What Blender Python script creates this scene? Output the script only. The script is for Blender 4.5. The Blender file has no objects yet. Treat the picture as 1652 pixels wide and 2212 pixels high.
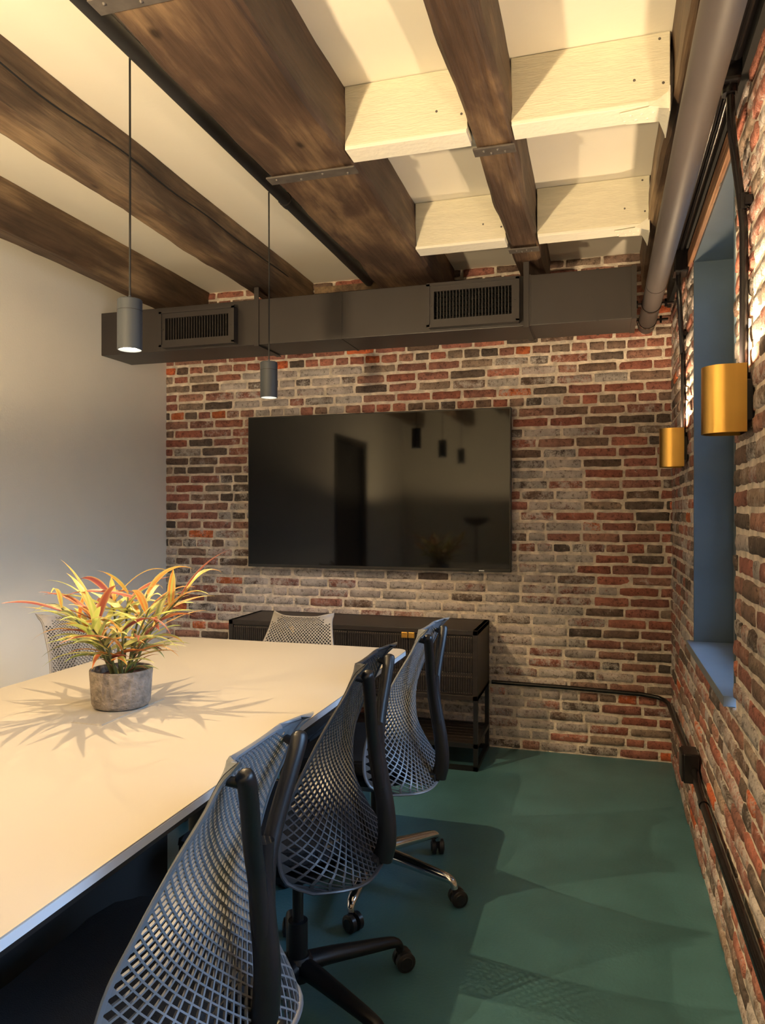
import bpy, bmesh, math, random
import numpy as np
from mathutils import Vector, Matrix, noise as mnoise
PI = math.pi
R = math.radians
scene = bpy.context.scene
col = scene.collection
random.seed(7)

# ------------------------------------------------------------ camera, world, exposure
cam = bpy.data.objects.new('camera', bpy.data.cameras.new('camera')); col.objects.link(cam)
cam.location = (0, 0, 1.34); cam.rotation_euler = (R(90), 0, math.atan(474/1600))
cam.data.sensor_fit = 'HORIZONTAL'; cam.data.sensor_width = 36; cam.data.lens = 36*1600/1652
cam.data.clip_start = 0.02
scene.camera = cam
scene.view_settings.view_transform = 'Standard'; scene.view_settings.look = 'None'
scene.view_settings.gamma = 1; scene.view_settings.use_curve_mapping = False
scene.view_settings.exposure = 1.72
SKY = (0.40, 0.64, 1.0); SKY_STRENGTH = 5.4
PENDANT_W = 16.5; SCONCE_W = 8; FLOORLAMP_W = 150; WARM = (1.0, 0.70, 0.37)
world = bpy.data.worlds.new('world'); scene.world = world; world.use_nodes = True
bgn = world.node_tree.nodes['Background']
bgn.inputs[1].default_value = SKY_STRENGTH
wt = world.node_tree                      # street seen through the windows: dim low down, open sky above the roofs
tcw = wt.nodes.new('ShaderNodeTexCoord'); sx = wt.nodes.new('ShaderNodeSeparateXYZ'); rw = wt.nodes.new('ShaderNodeValToRGB')
wt.links.new(tcw.outputs['Generated'], sx.inputs[0]); wt.links.new(sx.outputs['Z'], rw.inputs['Fac']); wt.links.new(rw.outputs['Color'], bgn.inputs[0])
rw.color_ramp.elements[0].position = 0.12; rw.color_ramp.elements[0].color = (SKY[0]*0.13, SKY[1]*0.12, SKY[2]*0.11, 1)
rw.color_ramp.elements[1].position = 0.42; rw.color_ramp.elements[1].color = (*SKY, 1)

# room dimensions (metres); x to the right along the television wall, y away from the camera
XL, XR, YB, YF, ZC = -2.72, 0.358, 4.231, -1.9, 2.74
WINS = [(2.26, 3.22), (0.70, 1.66), (-0.60, 0.36)]
WZ0, WZ1 = 0.82, 2.355
for (a, b) in WINS:                      # daylight portals in the window openings
    l = bpy.data.lights.new('window_portal', 'AREA'); l.shape = 'RECTANGLE'
    l.size = b-a; l.size_y = WZ1-WZ0; l.cycles.is_portal = True
    o = bpy.data.objects.new('window_portal', l); col.objects.link(o)
    o.location = (XR+0.26, (a+b)/2, (WZ0+WZ1)/2)
    o.rotation_euler = (R(90), 0, R(90))

# ------------------------------------------------------------ materials
def newmat(name):
    m = bpy.data.materials.new(name); m.use_nodes = True
    nt = m.node_tree; return m, nt, nt.nodes['Principled BSDF']
def N(nt, typ, **kw):
    n = nt.nodes.new(typ)
    for k, v in kw.items(): setattr(n, k, v)
    return n
def L(nt, a, b): nt.links.new(a, b)
def pm(name, colr, rough=0.5, metal=0.0, var=0.0, scale=20, bump=0.0, bscale=None, stretch=(1,1,1), spec=None, coat=0):
    m, nt, b = newmat(name)
    b.inputs['Base Color'].default_value = (*colr, 1)
    b.inputs['Roughness'].default_value = rough; b.inputs['Metallic'].default_value = metal
    if spec is not None: b.inputs['Specular IOR Level'].default_value = spec
    if coat: b.inputs['Coat Weight'].default_value = coat
    tc = N(nt, 'ShaderNodeTexCoord'); mp = N(nt, 'ShaderNodeMapping')
    mp.inputs['Scale'].default_value = stretch
    L(nt, tc.outputs['Object'], mp.inputs['Vector'])
    if var:
        nz = N(nt, 'ShaderNodeTexNoise'); nz.inputs['Scale'].default_value = scale; nz.inputs['Detail'].default_value = 5
        L(nt, mp.outputs[0], nz.inputs['Vector'])
        rp = N(nt, 'ShaderNodeValToRGB')
        rp.color_ramp.elements[0].position = 0.3; rp.color_ramp.elements[1].position = 0.7
        rp.color_ramp.elements[0].color = (*[c*(1-var) for c in colr], 1)
        rp.color_ramp.elements[1].color = (*[min(1, c*(1+var)) for c in colr], 1)
        L(nt, nz.outputs['Fac'], rp.inputs['Fac']); L(nt, rp.outputs['Color'], b.inputs['Base Color'])
    if bump:
        n2 = N(nt, 'ShaderNodeTexNoise'); n2.inputs['Scale'].default_value = bscale or scale; n2.inputs['Detail'].default_value = 4
        L(nt, mp.outputs[0], n2.inputs['Vector'])
        bp = N(nt, 'ShaderNodeBump'); bp.inputs['Strength'].default_value = bump; bp.inputs['Distance'].default_value = 0.01
        L(nt, n2.outputs['Fac'], bp.inputs['Height']); L(nt, bp.outputs[0], b.inputs['Normal'])
    return m
def emat(name, colr, s):
    m, nt, b = newmat(name)
    b.inputs['Base Color'].default_value = (0.8, 0.8, 0.8, 1)
    b.inputs['Emission Color'].default_value = (*colr, 1); b.inputs['Emission Strength'].default_value = s
    return m

M = {}
M['plaster'] = pm('plaster_wall', (0.84, 0.81, 0.72), 0.85, var=0.02, scale=3, bump=0.06, bscale=120)
M['ceiling'] = pm('ceiling_paint', (0.86, 0.82, 0.72), 0.85, var=0.02, scale=3, bump=0.05, bscale=60)
M['joist'] = pm('cream_painted_timber', (0.74, 0.70, 0.55), 0.6, var=0.06, scale=10, bump=0.35, bscale=30, stretch=(1, 6, 8))
M['joist_edge'] = pm('cream_painted_edge', (0.86, 0.83, 0.72), 0.55, bump=0.3, bscale=40)
M['floor'] = pm('green_floor', (0.065, 0.175, 0.205), 0.34, var=0.16, scale=4, bump=0.12, bscale=90)
M['table'] = pm('white_laminate', (0.36, 0.33, 0.275), 0.4, spec=0.22)
M['table_edge'] = pm('grey_table_edge', (0.55, 0.58, 0.62), 0.4)
M['lid'] = pm('table_lid', (0.31, 0.285, 0.24), 0.35)
M['black'] = pm('satin_black', (0.004, 0.005, 0.007), 0.40, bump=0.03, bscale=200)
M['blackmetal'] = pm('black_metal', (0.02, 0.02, 0.022), 0.33, metal=0.3)
M['matteblack'] = pm('matte_black', (0.008, 0.008, 0.009), 0.8)
M['duct'] = pm('duct_paint', (0.032, 0.027, 0.026), 0.42, var=0.08, scale=4, bump=0.04, bscale=14)
M['ductdark'] = pm('duct_inside', (0.006, 0.006, 0.006), 0.9)
M['pipe'] = pm('pipe_paint', (0.075, 0.064, 0.064), 0.52, var=0.05, scale=5)
M['conduit'] = pm('conduit_black', (0.007, 0.006, 0.007), 0.24, bump=0.05, bscale=40)
M['conduit_grey'] = pm('conduit_grey', (0.032, 0.032, 0.036), 0.5, bump=0.05, bscale=30)
M['strap'] = pm('steel_strap', (0.12, 0.105, 0.095), 0.5, metal=0.3, var=0.2, scale=30)
M['pendant'] = pm('pendant_grey', (0.040, 0.048, 0.060), 0.55)
M['cord'] = pm('cord_black', (0.012, 0.012, 0.012), 0.6)
M['screen'] = pm('tv_glass', (0.004, 0.004, 0.004), 0.05, spec=0.30)
M['bezel'] = pm('tv_bezel', (0.012, 0.012, 0.012), 0.35)
M['logo'] = pm('tv_logo', (0.7, 0.7, 0.7), 0.4)
M['reveal'] = pm('blue_black_steel', (0.055, 0.085, 0.115), 0.42, var=0.10, scale=7, bump=0.04, bscale=60)
M['sill'] = pm('steel_sill', (0.15, 0.19, 0.24), 0.38, var=0.08, scale=9)
M['brass'] = pm('brushed_brass', (0.66, 0.40, 0.10), 0.30, metal=1.0, var=0.10, scale=30, stretch=(1, 1, 0.05))
M['brass_in'] = pm('brass_inside', (0.5, 0.32, 0.12), 0.6, metal=0.5)
M['latch'] = pm('brass_latch', (0.70, 0.44, 0.12), 0.35, metal=1.0)
M['chrome'] = pm('chrome', (0.72, 0.74, 0.78), 0.12, metal=1.0)
M['darkwood'] = pm('dark_wood', (0.017, 0.012, 0.010), 0.45, var=0.3, scale=12, bump=0.12, bscale=25, stretch=(2, 8, 8))
M['stud'] = pm('stud_dots', (0.25, 0.20, 0.14), 0.4, metal=0.6)
M['weblight'] = pm('web_grey', (0.13, 0.145, 0.165), 0.40)
M['webwarm'] = pm('web_warm_grey', (0.20, 0.19, 0.18), 0.5)
M['webblack'] = pm('web_black', (0.030, 0.032, 0.037), 0.36)
M['seat'] = pm('seat_fabric', (0.012, 0.013, 0.016), 0.9, bump=0.3, bscale=400)
M['concrete'] = pm('pot_concrete', (0.20, 0.165, 0.13), 0.85, var=0.35, scale=45, bump=0.7, bscale=90)
M['soil'] = pm('soil', (0.05, 0.015, 0.015), 0.95, var=0.5, scale=60, bump=1.0, bscale=90)
M['stem'] = pm('stem', (0.10, 0.11, 0.035), 0.6, var=0.4, scale=30)
M['glow'] = emat('lamp_glow', (1.0, 0.86, 0.62), 14)
M['glow_sconce'] = emat('sconce_glow', (1.0, 0.75, 0.42), 8)
M['doorpaint'] = pm('door_dark', (0.02, 0.02, 0.022), 0.5)

def timber(name, dark, mid, light, lightness=0.5):
    m, nt, b = newmat(name)
    tc = N(nt, 'ShaderNodeTexCoord')
    mp = N(nt, 'ShaderNodeMapping'); mp.inputs['Scale'].default_value = (5.5, 1.1, 5.5)
    L(nt, tc.outputs['Object'], mp.inputs['Vector'])
    n1 = N(nt, 'ShaderNodeTexNoise'); n1.inputs['Scale'].default_value = 1.1; n1.inputs['Detail'].default_value = 8; n1.inputs['Roughness'].default_value = 0.62; n1.inputs['Distortion'].default_value = 0.5
    L(nt, mp.outputs[0], n1.inputs['Vector'])
    mp2 = N(nt, 'ShaderNodeMapping'); mp2.inputs['Scale'].default_value = (2.2, 0.9, 2.2)
    L(nt, tc.outputs['Object'], mp2.inputs['Vector'])
    n2 = N(nt, 'ShaderNodeTexNoise'); n2.inputs['Scale'].default_value = 2.0; n2.inputs['Detail'].default_value = 5
    L(nt, mp2.outputs[0], n2.inputs['Vector'])
    r1 = N(nt, 'ShaderNodeValToRGB'); e = r1.color_ramp.elements
    e[0].position = 0.38; e[0].color = (*dark, 1); e[1].position = 0.66; e[1].color = (*light, 1)
    k = e.new(0.52); k.color = (*mid, 1)
    mx = N(nt, 'ShaderNodeMath', operation='MULTIPLY_ADD'); mx.inputs[1].default_value = 0.55
    mm = N(nt, 'ShaderNodeMath', operation='MULTIPLY'); mm.inputs[1].default_value = lightness
    L(nt, n2.outputs['Fac'], mm.inputs[0]); L(nt, n1.outputs['Fac'], mx.inputs[0]); L(nt, mm.outputs[0], mx.inputs[2])
    L(nt, mx.outputs[0], r1.inputs['Fac'])
    # fine grain + knots
    mp3 = N(nt, 'ShaderNodeMapping'); mp3.inputs['Scale'].default_value = (70, 3, 70)
    L(nt, tc.outputs['Object'], mp3.inputs['Vector'])
    n3 = N(nt, 'ShaderNodeTexNoise'); n3.inputs['Scale'].default_value = 1.0; n3.inputs['Detail'].default_value = 4
    L(nt, mp3.outputs[0], n3.inputs['Vector'])
    vo = N(nt, 'ShaderNodeTexVoronoi'); vo.inputs['Scale'].default_value = 3.2
    mp4 = N(nt, 'ShaderNodeMapping'); mp4.inputs['Scale'].default_value = (1.6, 0.9, 1.6)
    L(nt, tc.outputs['Object'], mp4.inputs['Vector']); L(nt, mp4.outputs[0], vo.inputs['Vector'])
    kr = N(nt, 'ShaderNodeValToRGB'); kr.color_ramp.elements[0].position = 0.03; kr.color_ramp.elements[0].color = (0.25, 0.22, 0.2, 1)
    kr.color_ramp.elements[1].position = 0.085; kr.color_ramp.elements[1].color = (1, 1, 1, 1)
    L(nt, vo.outputs['Distance'], kr.inputs['Fac'])
    gr = N(nt, 'ShaderNodeValToRGB'); gr.color_ramp.elements[0].position = 0.3; gr.color_ramp.elements[0].color = (0.72, 0.70, 0.68, 1)
    gr.color_ramp.elements[1].position = 0.6; gr.color_ramp.elements[1].color = (1.08, 1.05, 1.0, 1)
    L(nt, n3.outputs['Fac'], gr.inputs['Fac'])
    m1 = N(nt, 'ShaderNodeMix', data_type='RGBA', blend_type='MULTIPLY'); m1.inputs['Factor'].default_value = 1
    L(nt, r1.outputs['Color'], m1.inputs[6]); L(nt, gr.outputs['Color'], m1.inputs[7])
    m2 = N(nt, 'ShaderNodeMix', data_type='RGBA', blend_type='MULTIPLY'); m2.inputs['Factor'].default_value = 1
    L(nt, m1.outputs[2], m2.inputs[6]); L(nt, kr.outputs['Color'], m2.inputs[7])
    L(nt, m2.outputs[2], b.inputs['Base Color'])
    bp = N(nt, 'ShaderNodeBump'); bp.inputs['Strength'].default_value = 0.6; bp.inputs['Distance'].default_value = 0.012
    ad = N(nt, 'ShaderNodeMath', operation='ADD'); L(nt, n1.outputs['Fac'], ad.inputs[0]); L(nt, n3.outputs['Fac'], ad.inputs[1])
    L(nt, ad.outputs[0], bp.inputs['Height']); L(nt, bp.outputs[0], b.inputs['Normal'])
    b.inputs['Roughness'].default_value = 0.62
    return m
M['timber'] = timber('old_timber', (0.028, 0.016, 0.011), (0.085, 0.050, 0.033), (0.30, 0.20, 0.115), 0.45)
M['timber_light'] = timber('old_timber_sawn', (0.040, 0.025, 0.016), (0.12, 0.075, 0.045), (0.36, 0.25, 0.145), 0.48)
M['lintel'] = timber('lintel_timber', (0.08, 0.035, 0.018), (0.22, 0.10, 0.05), (0.45, 0.24, 0.12), 0.5)

def brickmats():
    m, nt, b = newmat('old_brick')
    at = N(nt, 'ShaderNodeAttribute', attribute_name='bcol'); aw = N(nt, 'ShaderNodeAttribute', attribute_name='wash')
    tc = N(nt, 'ShaderNodeTexCoord')
    def nz(s, d, r=0.6):
        n = N(nt, 'ShaderNodeTexNoise'); n.inputs['Scale'].default_value = s; n.inputs['Detail'].default_value = d; n.inputs['Roughness'].default_value = r
        L(nt, tc.outputs['Object'], n.inputs['Vector']); return n
    n1 = nz(19, 7, 0.72); n2 = nz(150, 3); n3 = nz(7, 3)
    # tone variation inside a brick
    r = N(nt, 'ShaderNodeValToRGB'); r.color_ramp.elements[0].position = 0.28; r.color_ramp.elements[0].color = (0.45, 0.45, 0.47, 1)
    r.color_ramp.elements[1].position = 0.65; r.color_ramp.elements[1].color = (1.25, 1.2, 1.15, 1)
    L(nt, n1.outputs['Fac'], r.inputs['Fac'])
    mx = N(nt, 'ShaderNodeMix', data_type='RGBA', blend_type='MULTIPLY'); mx.inputs['Factor'].default_value = 1
    L(nt, at.outputs['Color'], mx.inputs[6]); L(nt, r.outputs['Color'], mx.inputs[7])
    # lime wash / smeared mortar: threshold noise by wash attribute
    a1 = N(nt, 'ShaderNodeMath', operation='MULTIPLY_ADD'); a1.inputs[1].default_value = 0.95
    L(nt, n1.outputs['Fac'], a1.inputs[0])
    a0 = N(nt, 'ShaderNodeMath', operation='MULTIPLY'); a0.inputs[1].default_value = 0.35; L(nt, n2.outputs['Fac'], a0.inputs[0])
    L(nt, a0.outputs[0], a1.inputs[2])
    a2 = N(nt, 'ShaderNodeMath', operation='ADD'); L(nt, a1.outputs[0], a2.inputs[0]); L(nt, aw.outputs['Fac'], a2.inputs[1])
    sm = N(nt, 'ShaderNodeMapRange'); sm.interpolation_type = 'SMOOTHSTEP'
    sm.inputs['From Min'].default_value = 0.99; sm.inputs['From Max'].default_value = 1.20
    sm.inputs['To Max'].default_value = 0.92
    L(nt, a2.outputs[0], sm.inputs['Value'])
    wr = N(nt, 'ShaderNodeValToRGB'); wr.color_ramp.elements[0].position = 0.3; wr.color_ramp.elements[0].color = (0.27, 0.255, 0.25, 1)
    wr.color_ramp.elements[1].position = 0.7; wr.color_ramp.elements[1].color = (0.56, 0.525, 0.50, 1)
    L(nt, n3.outputs['Fac'], wr.inputs['Fac'])
    m2 = N(nt, 'ShaderNodeMix', data_type='RGBA'); L(nt, sm.outputs[0], m2.inputs['Factor'])
    L(nt, mx.outputs[2], m2.inputs[6]); L(nt, wr.outputs['Color'], m2.inputs[7])
    n4 = nz(60, 5, 0.7)
    sp = N(nt, 'ShaderNodeValToRGB'); sp.color_ramp.elements[0].position = 0.36; sp.color_ramp.elements[0].color = (0.50, 0.47, 0.45, 1)
    sp.color_ramp.elements[1].position = 0.47; sp.color_ramp.elements[1].color = (1.15, 1.13, 1.13, 1); L(nt, n4.outputs['Fac'], sp.inputs['Fac'])
    m3 = N(nt, 'ShaderNodeMix', data_type='RGBA', blend_type='MULTIPLY'); m3.inputs['Factor'].default_value = 1
    L(nt, m2.outputs[2], m3.inputs[6]); L(nt, sp.outputs['Color'], m3.inputs[7]); L(nt, m3.outputs[2], b.inputs['Base Color'])
    ad = N(nt, 'ShaderNodeMath', operation='ADD'); L(nt, n1.outputs['Fac'], ad.inputs[0]); L(nt, n2.outputs['Fac'], ad.inputs[1])
    bp = N(nt, 'ShaderNodeBump'); bp.inputs['Strength'].default_value = 0.7; bp.inputs['Distance'].default_value = 0.008
    L(nt, ad.outputs[0], bp.inputs['Height']); L(nt, bp.outputs[0], b.inputs['Normal'])
    b.inputs['Roughness'].default_value = 0.72
    mo = pm('old_mortar', (0.68, 0.60, 0.51), 0.9, var=0.30, scale=22, bump=1.0, bscale=70)
    return m, mo
M['brick'], M['mortar'] = brickmats()

def leafmat():
    m, nt, b = newmat('leaf')
    at = N(nt, 'ShaderNodeAttribute', attribute_name='lcol')
    L(nt, at.outputs['Color'], b.inputs['Base Color'])
    b.inputs['Roughness'].default_value = 0.42
    tr = N(nt, 'ShaderNodeBsdfTranslucent'); L(nt, at.outputs['Color'], tr.inputs['Color'])
    mix = N(nt, 'ShaderNodeMixShader'); mix.inputs[0].default_value = 0.35
    L(nt, b.outputs[0], mix.inputs[1]); L(nt, tr.outputs[0], mix.inputs[2])
    L(nt, mix.outputs[0], nt.nodes['Material Output'].inputs['Surface'])
    return m
M['leaf'] = leafmat()
def glassmat():
    m, nt, b = newmat('window_glass')
    tr = N(nt, 'ShaderNodeBsdfTransparent'); gl = N(nt, 'ShaderNodeBsdfGlossy'); gl.inputs['Roughness'].default_value = 0.02
    fr = N(nt, 'ShaderNodeFresnel'); fr.inputs['IOR'].default_value = 1.45
    mix = N(nt, 'ShaderNodeMixShader'); L(nt, fr.outputs[0], mix.inputs[0]); L(nt, tr.outputs[0], mix.inputs[1]); L(nt, gl.outputs[0], mix.inputs[2])
    L(nt, mix.outputs[0], nt.nodes['Material Output'].inputs['Surface'])
    return m
M['glass'] = glassmat()

# ------------------------------------------------------------ mesh helpers
class MB:
    """collects shapes and links them as one mesh object"""
    def __init__(s): s.v = []; s.f = []; s.mi = []; s.sm = []
    def add(s, vs, fs, mi=0, smooth=False):
        b = len(s.v); s.v += [tuple(p) for p in vs]
        for f in fs: s.f.append(tuple(b+i for i in f)); s.mi.append(mi); s.sm.append(smooth)
        return s
    def box(s, x0, x1, y0, y1, z0, z1, mi=0, bev=0.0, mat=None):
        bm = bmesh.new(); bmesh.ops.create_cube(bm, size=1)
        for v in bm.verts: v.co = Vector(((x0+x1)/2+v.co.x*(x1-x0), (y0+y1)/2+v.co.y*(y1-y0), (z0+z1)/2+v.co.z*(z1-z0)))
        if bev: bmesh.ops.bevel(bm, geom=bm.edges[:], offset=bev, segments=2, affect='EDGES', profile=0.6)
        if mat: bmesh.ops.transform(bm, matrix=mat, verts=bm.verts)
        bm.verts.index_update()
        s.add([v.co[:] for v in bm.verts], [[v.index for v in f.verts] for f in bm.faces], mi); bm.free(); return s
    def tube(s, pts, r, n=12, mi=0, caps=True, flat=None):
        """r: radius or list of radii; flat: list of (rx, ry) per point, ry along the given up axis"""
        P = [Vector(p) for p in pts]; k = len(P)
        vs = []; up = None
        for i in range(k):
            t = (P[min(i+1, k-1)]-P[max(i-1, 0)]).normalized()
            if up is None:
                up = Vector((0, 0, 1)) if abs(t.z) < 0.9 else Vector((0, 1, 0))
            side = t.cross(up)
            if side.length < 1e-6: side = t.orthogonal()
            side.normalize(); up = side.cross(t).normalized()
            if flat: rx, ry = flat[i]
            else:
                rr = r[i] if isinstance(r, (list, tuple)) else r; rx = ry = rr
            for j in range(n):
                a = 2*PI*j/n
                vs.append(P[i]+side*math.cos(a)*rx+up*math.sin(a)*ry)
        fs = []
        for i in range(k-1):
            for j in range(n):
                a = i*n+j; b2 = i*n+(j+1) % n
                fs.append((a, b2, b2+n, a+n))
        if caps: fs.append(tuple(reversed(range(n)))); fs.append(tuple(range((k-1)*n, k*n)))
        s.add(vs, fs, mi, True); return s
    def lathe(s, prof, cx=0, cy=0, cz=0, n=32, mi=0):
        vs = []; fs = []; k = len(prof)
        for (r, z) in prof:
            for j in range(n):
                a = 2*PI*j/n; vs.append((cx+r*math.cos(a), cy+r*math.sin(a), cz+z))
        for i in range(k-1):
            for j in range(n):
                fs.append((i*n+j, i*n+(j+1) % n, (i+1)*n+(j+1) % n, (i+1)*n+j))
        s.add(vs, fs, mi, True); return s
    def prism(s, outline, z0, z1, mi=0):
        n = len(outline)
        vs = [(x, y, z0) for x, y in outline]+[(x, y, z1) for x, y in outline]
        fs = [tuple(reversed(range(n))), tuple(range(n, 2*n))]+[(i, (i+1) % n, n+(i+1) % n, n+i) for i in range(n)]
        s.add(vs, fs, mi); return s
    def build(s, name, mat, parent=None, auto=True):
        me = bpy.data.meshes.new(name); me.from_pydata(s.v, [], s.f)
        mats = mat if isinstance(mat, (list, tuple)) else [mat]
        for m in mats: me.materials.append(m)
        me.polygons.foreach_set('material_index', s.mi); me.polygons.foreach_set('use_smooth', s.sm)
        me.update()
        bm = bmesh.new(); bm.from_mesh(me); bmesh.ops.recalc_face_normals(bm, faces=bm.faces)
        for e in bm.edges:
            if len(e.link_faces) == 2 and e.calc_face_angle(0) > R(40): e.smooth = False
        bm.to_mesh(me); bm.free()
        o = bpy.data.objects.new(name, me); col.objects.link(o)
        if parent: o.parent = parent
        return o
def tag(o, label=None, cat=None, group=None, kind=None):
    if label: o['label'] = label
    if cat: o['category'] = cat
    if group: o['group'] = group
    if kind: o['kind'] = kind
    return o
def empty(name, loc, label, cat, group=None, rz=0):
    o = bpy.data.objects.new(name, None); col.objects.link(o); o.location = loc; o.rotation_euler = (0, 0, rz)
    o.empty_display_size = 0.1
    return tag(o, label, cat, group)
def struct(o): o['kind'] = 'structure'; return o
def catmull(P, n):
    P = [Vector(p) for p in P]; P = [P[0]*2-P[1]]+P+[P[-1]*2-P[-2]]; out = []
    for i in range(1, len(P)-2):
        for k in range(n):
            t = k/n; a, b, c, d = P[i-1], P[i], P[i+1], P[i+2]
            out.append(0.5*((2*b)+(c-a)*t+(2*a-5*b+4*c-d)*t*t+(3*b-a-3*c+d)*t**3))
    out.append(P[-2]); return out

# ------------------------------------------------------------ room shell
struct(MB().box(XL-0.1, XR+0.3, YF-0.1, YB+0.1, -0.1, 0).build('floor', M['floor']))
struct(MB().box(XL-0.1, XR+0.3, YF-0.1, YB+0.1, ZC, ZC+0.1).build('ceiling', M['ceiling']))
DY0, DY1, DZ = -0.12, 0.86, 2.12
wl = MB()
wl.box(XL-0.1, XL, DY1, YB+0.1, 0, ZC); wl.box(XL-0.1, XL, YF-0.1, DY0, 0, ZC); wl.box(XL-0.1, XL, DY0, DY1, DZ, ZC)
struct(wl.build('wall_left', M['plaster']))
struct(MB().box(XL, XR+0.3, YF-0.1, YF, 0, ZC).build('wall_rear', M['plaster']))
dr = MB().box(XL-0.09, XL-0.05, DY0, DY1, 0, DZ).build('door_1', M['doorpaint']); struct(dr)
fr = MB(); fr.box(XL-0.1, XL+0.015, DY0-0.05, DY0, 0, DZ+0.05); fr.box(XL-0.1, XL+0.015, DY1, DY1+0.05, 0, DZ+0.05); fr.box(XL-0.1, XL+0.015, DY0, DY1, DZ, DZ+0.05)
fr.build('door_frame', M['doorpaint'], dr)
MB().tube([(XL-0.05, 0.02, 1.0), (XL-0.005, 0.02, 1.0), (XL-0.005, 0.13, 1.0)], 0.009).build('door_handle', M['chrome'], dr)

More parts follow.
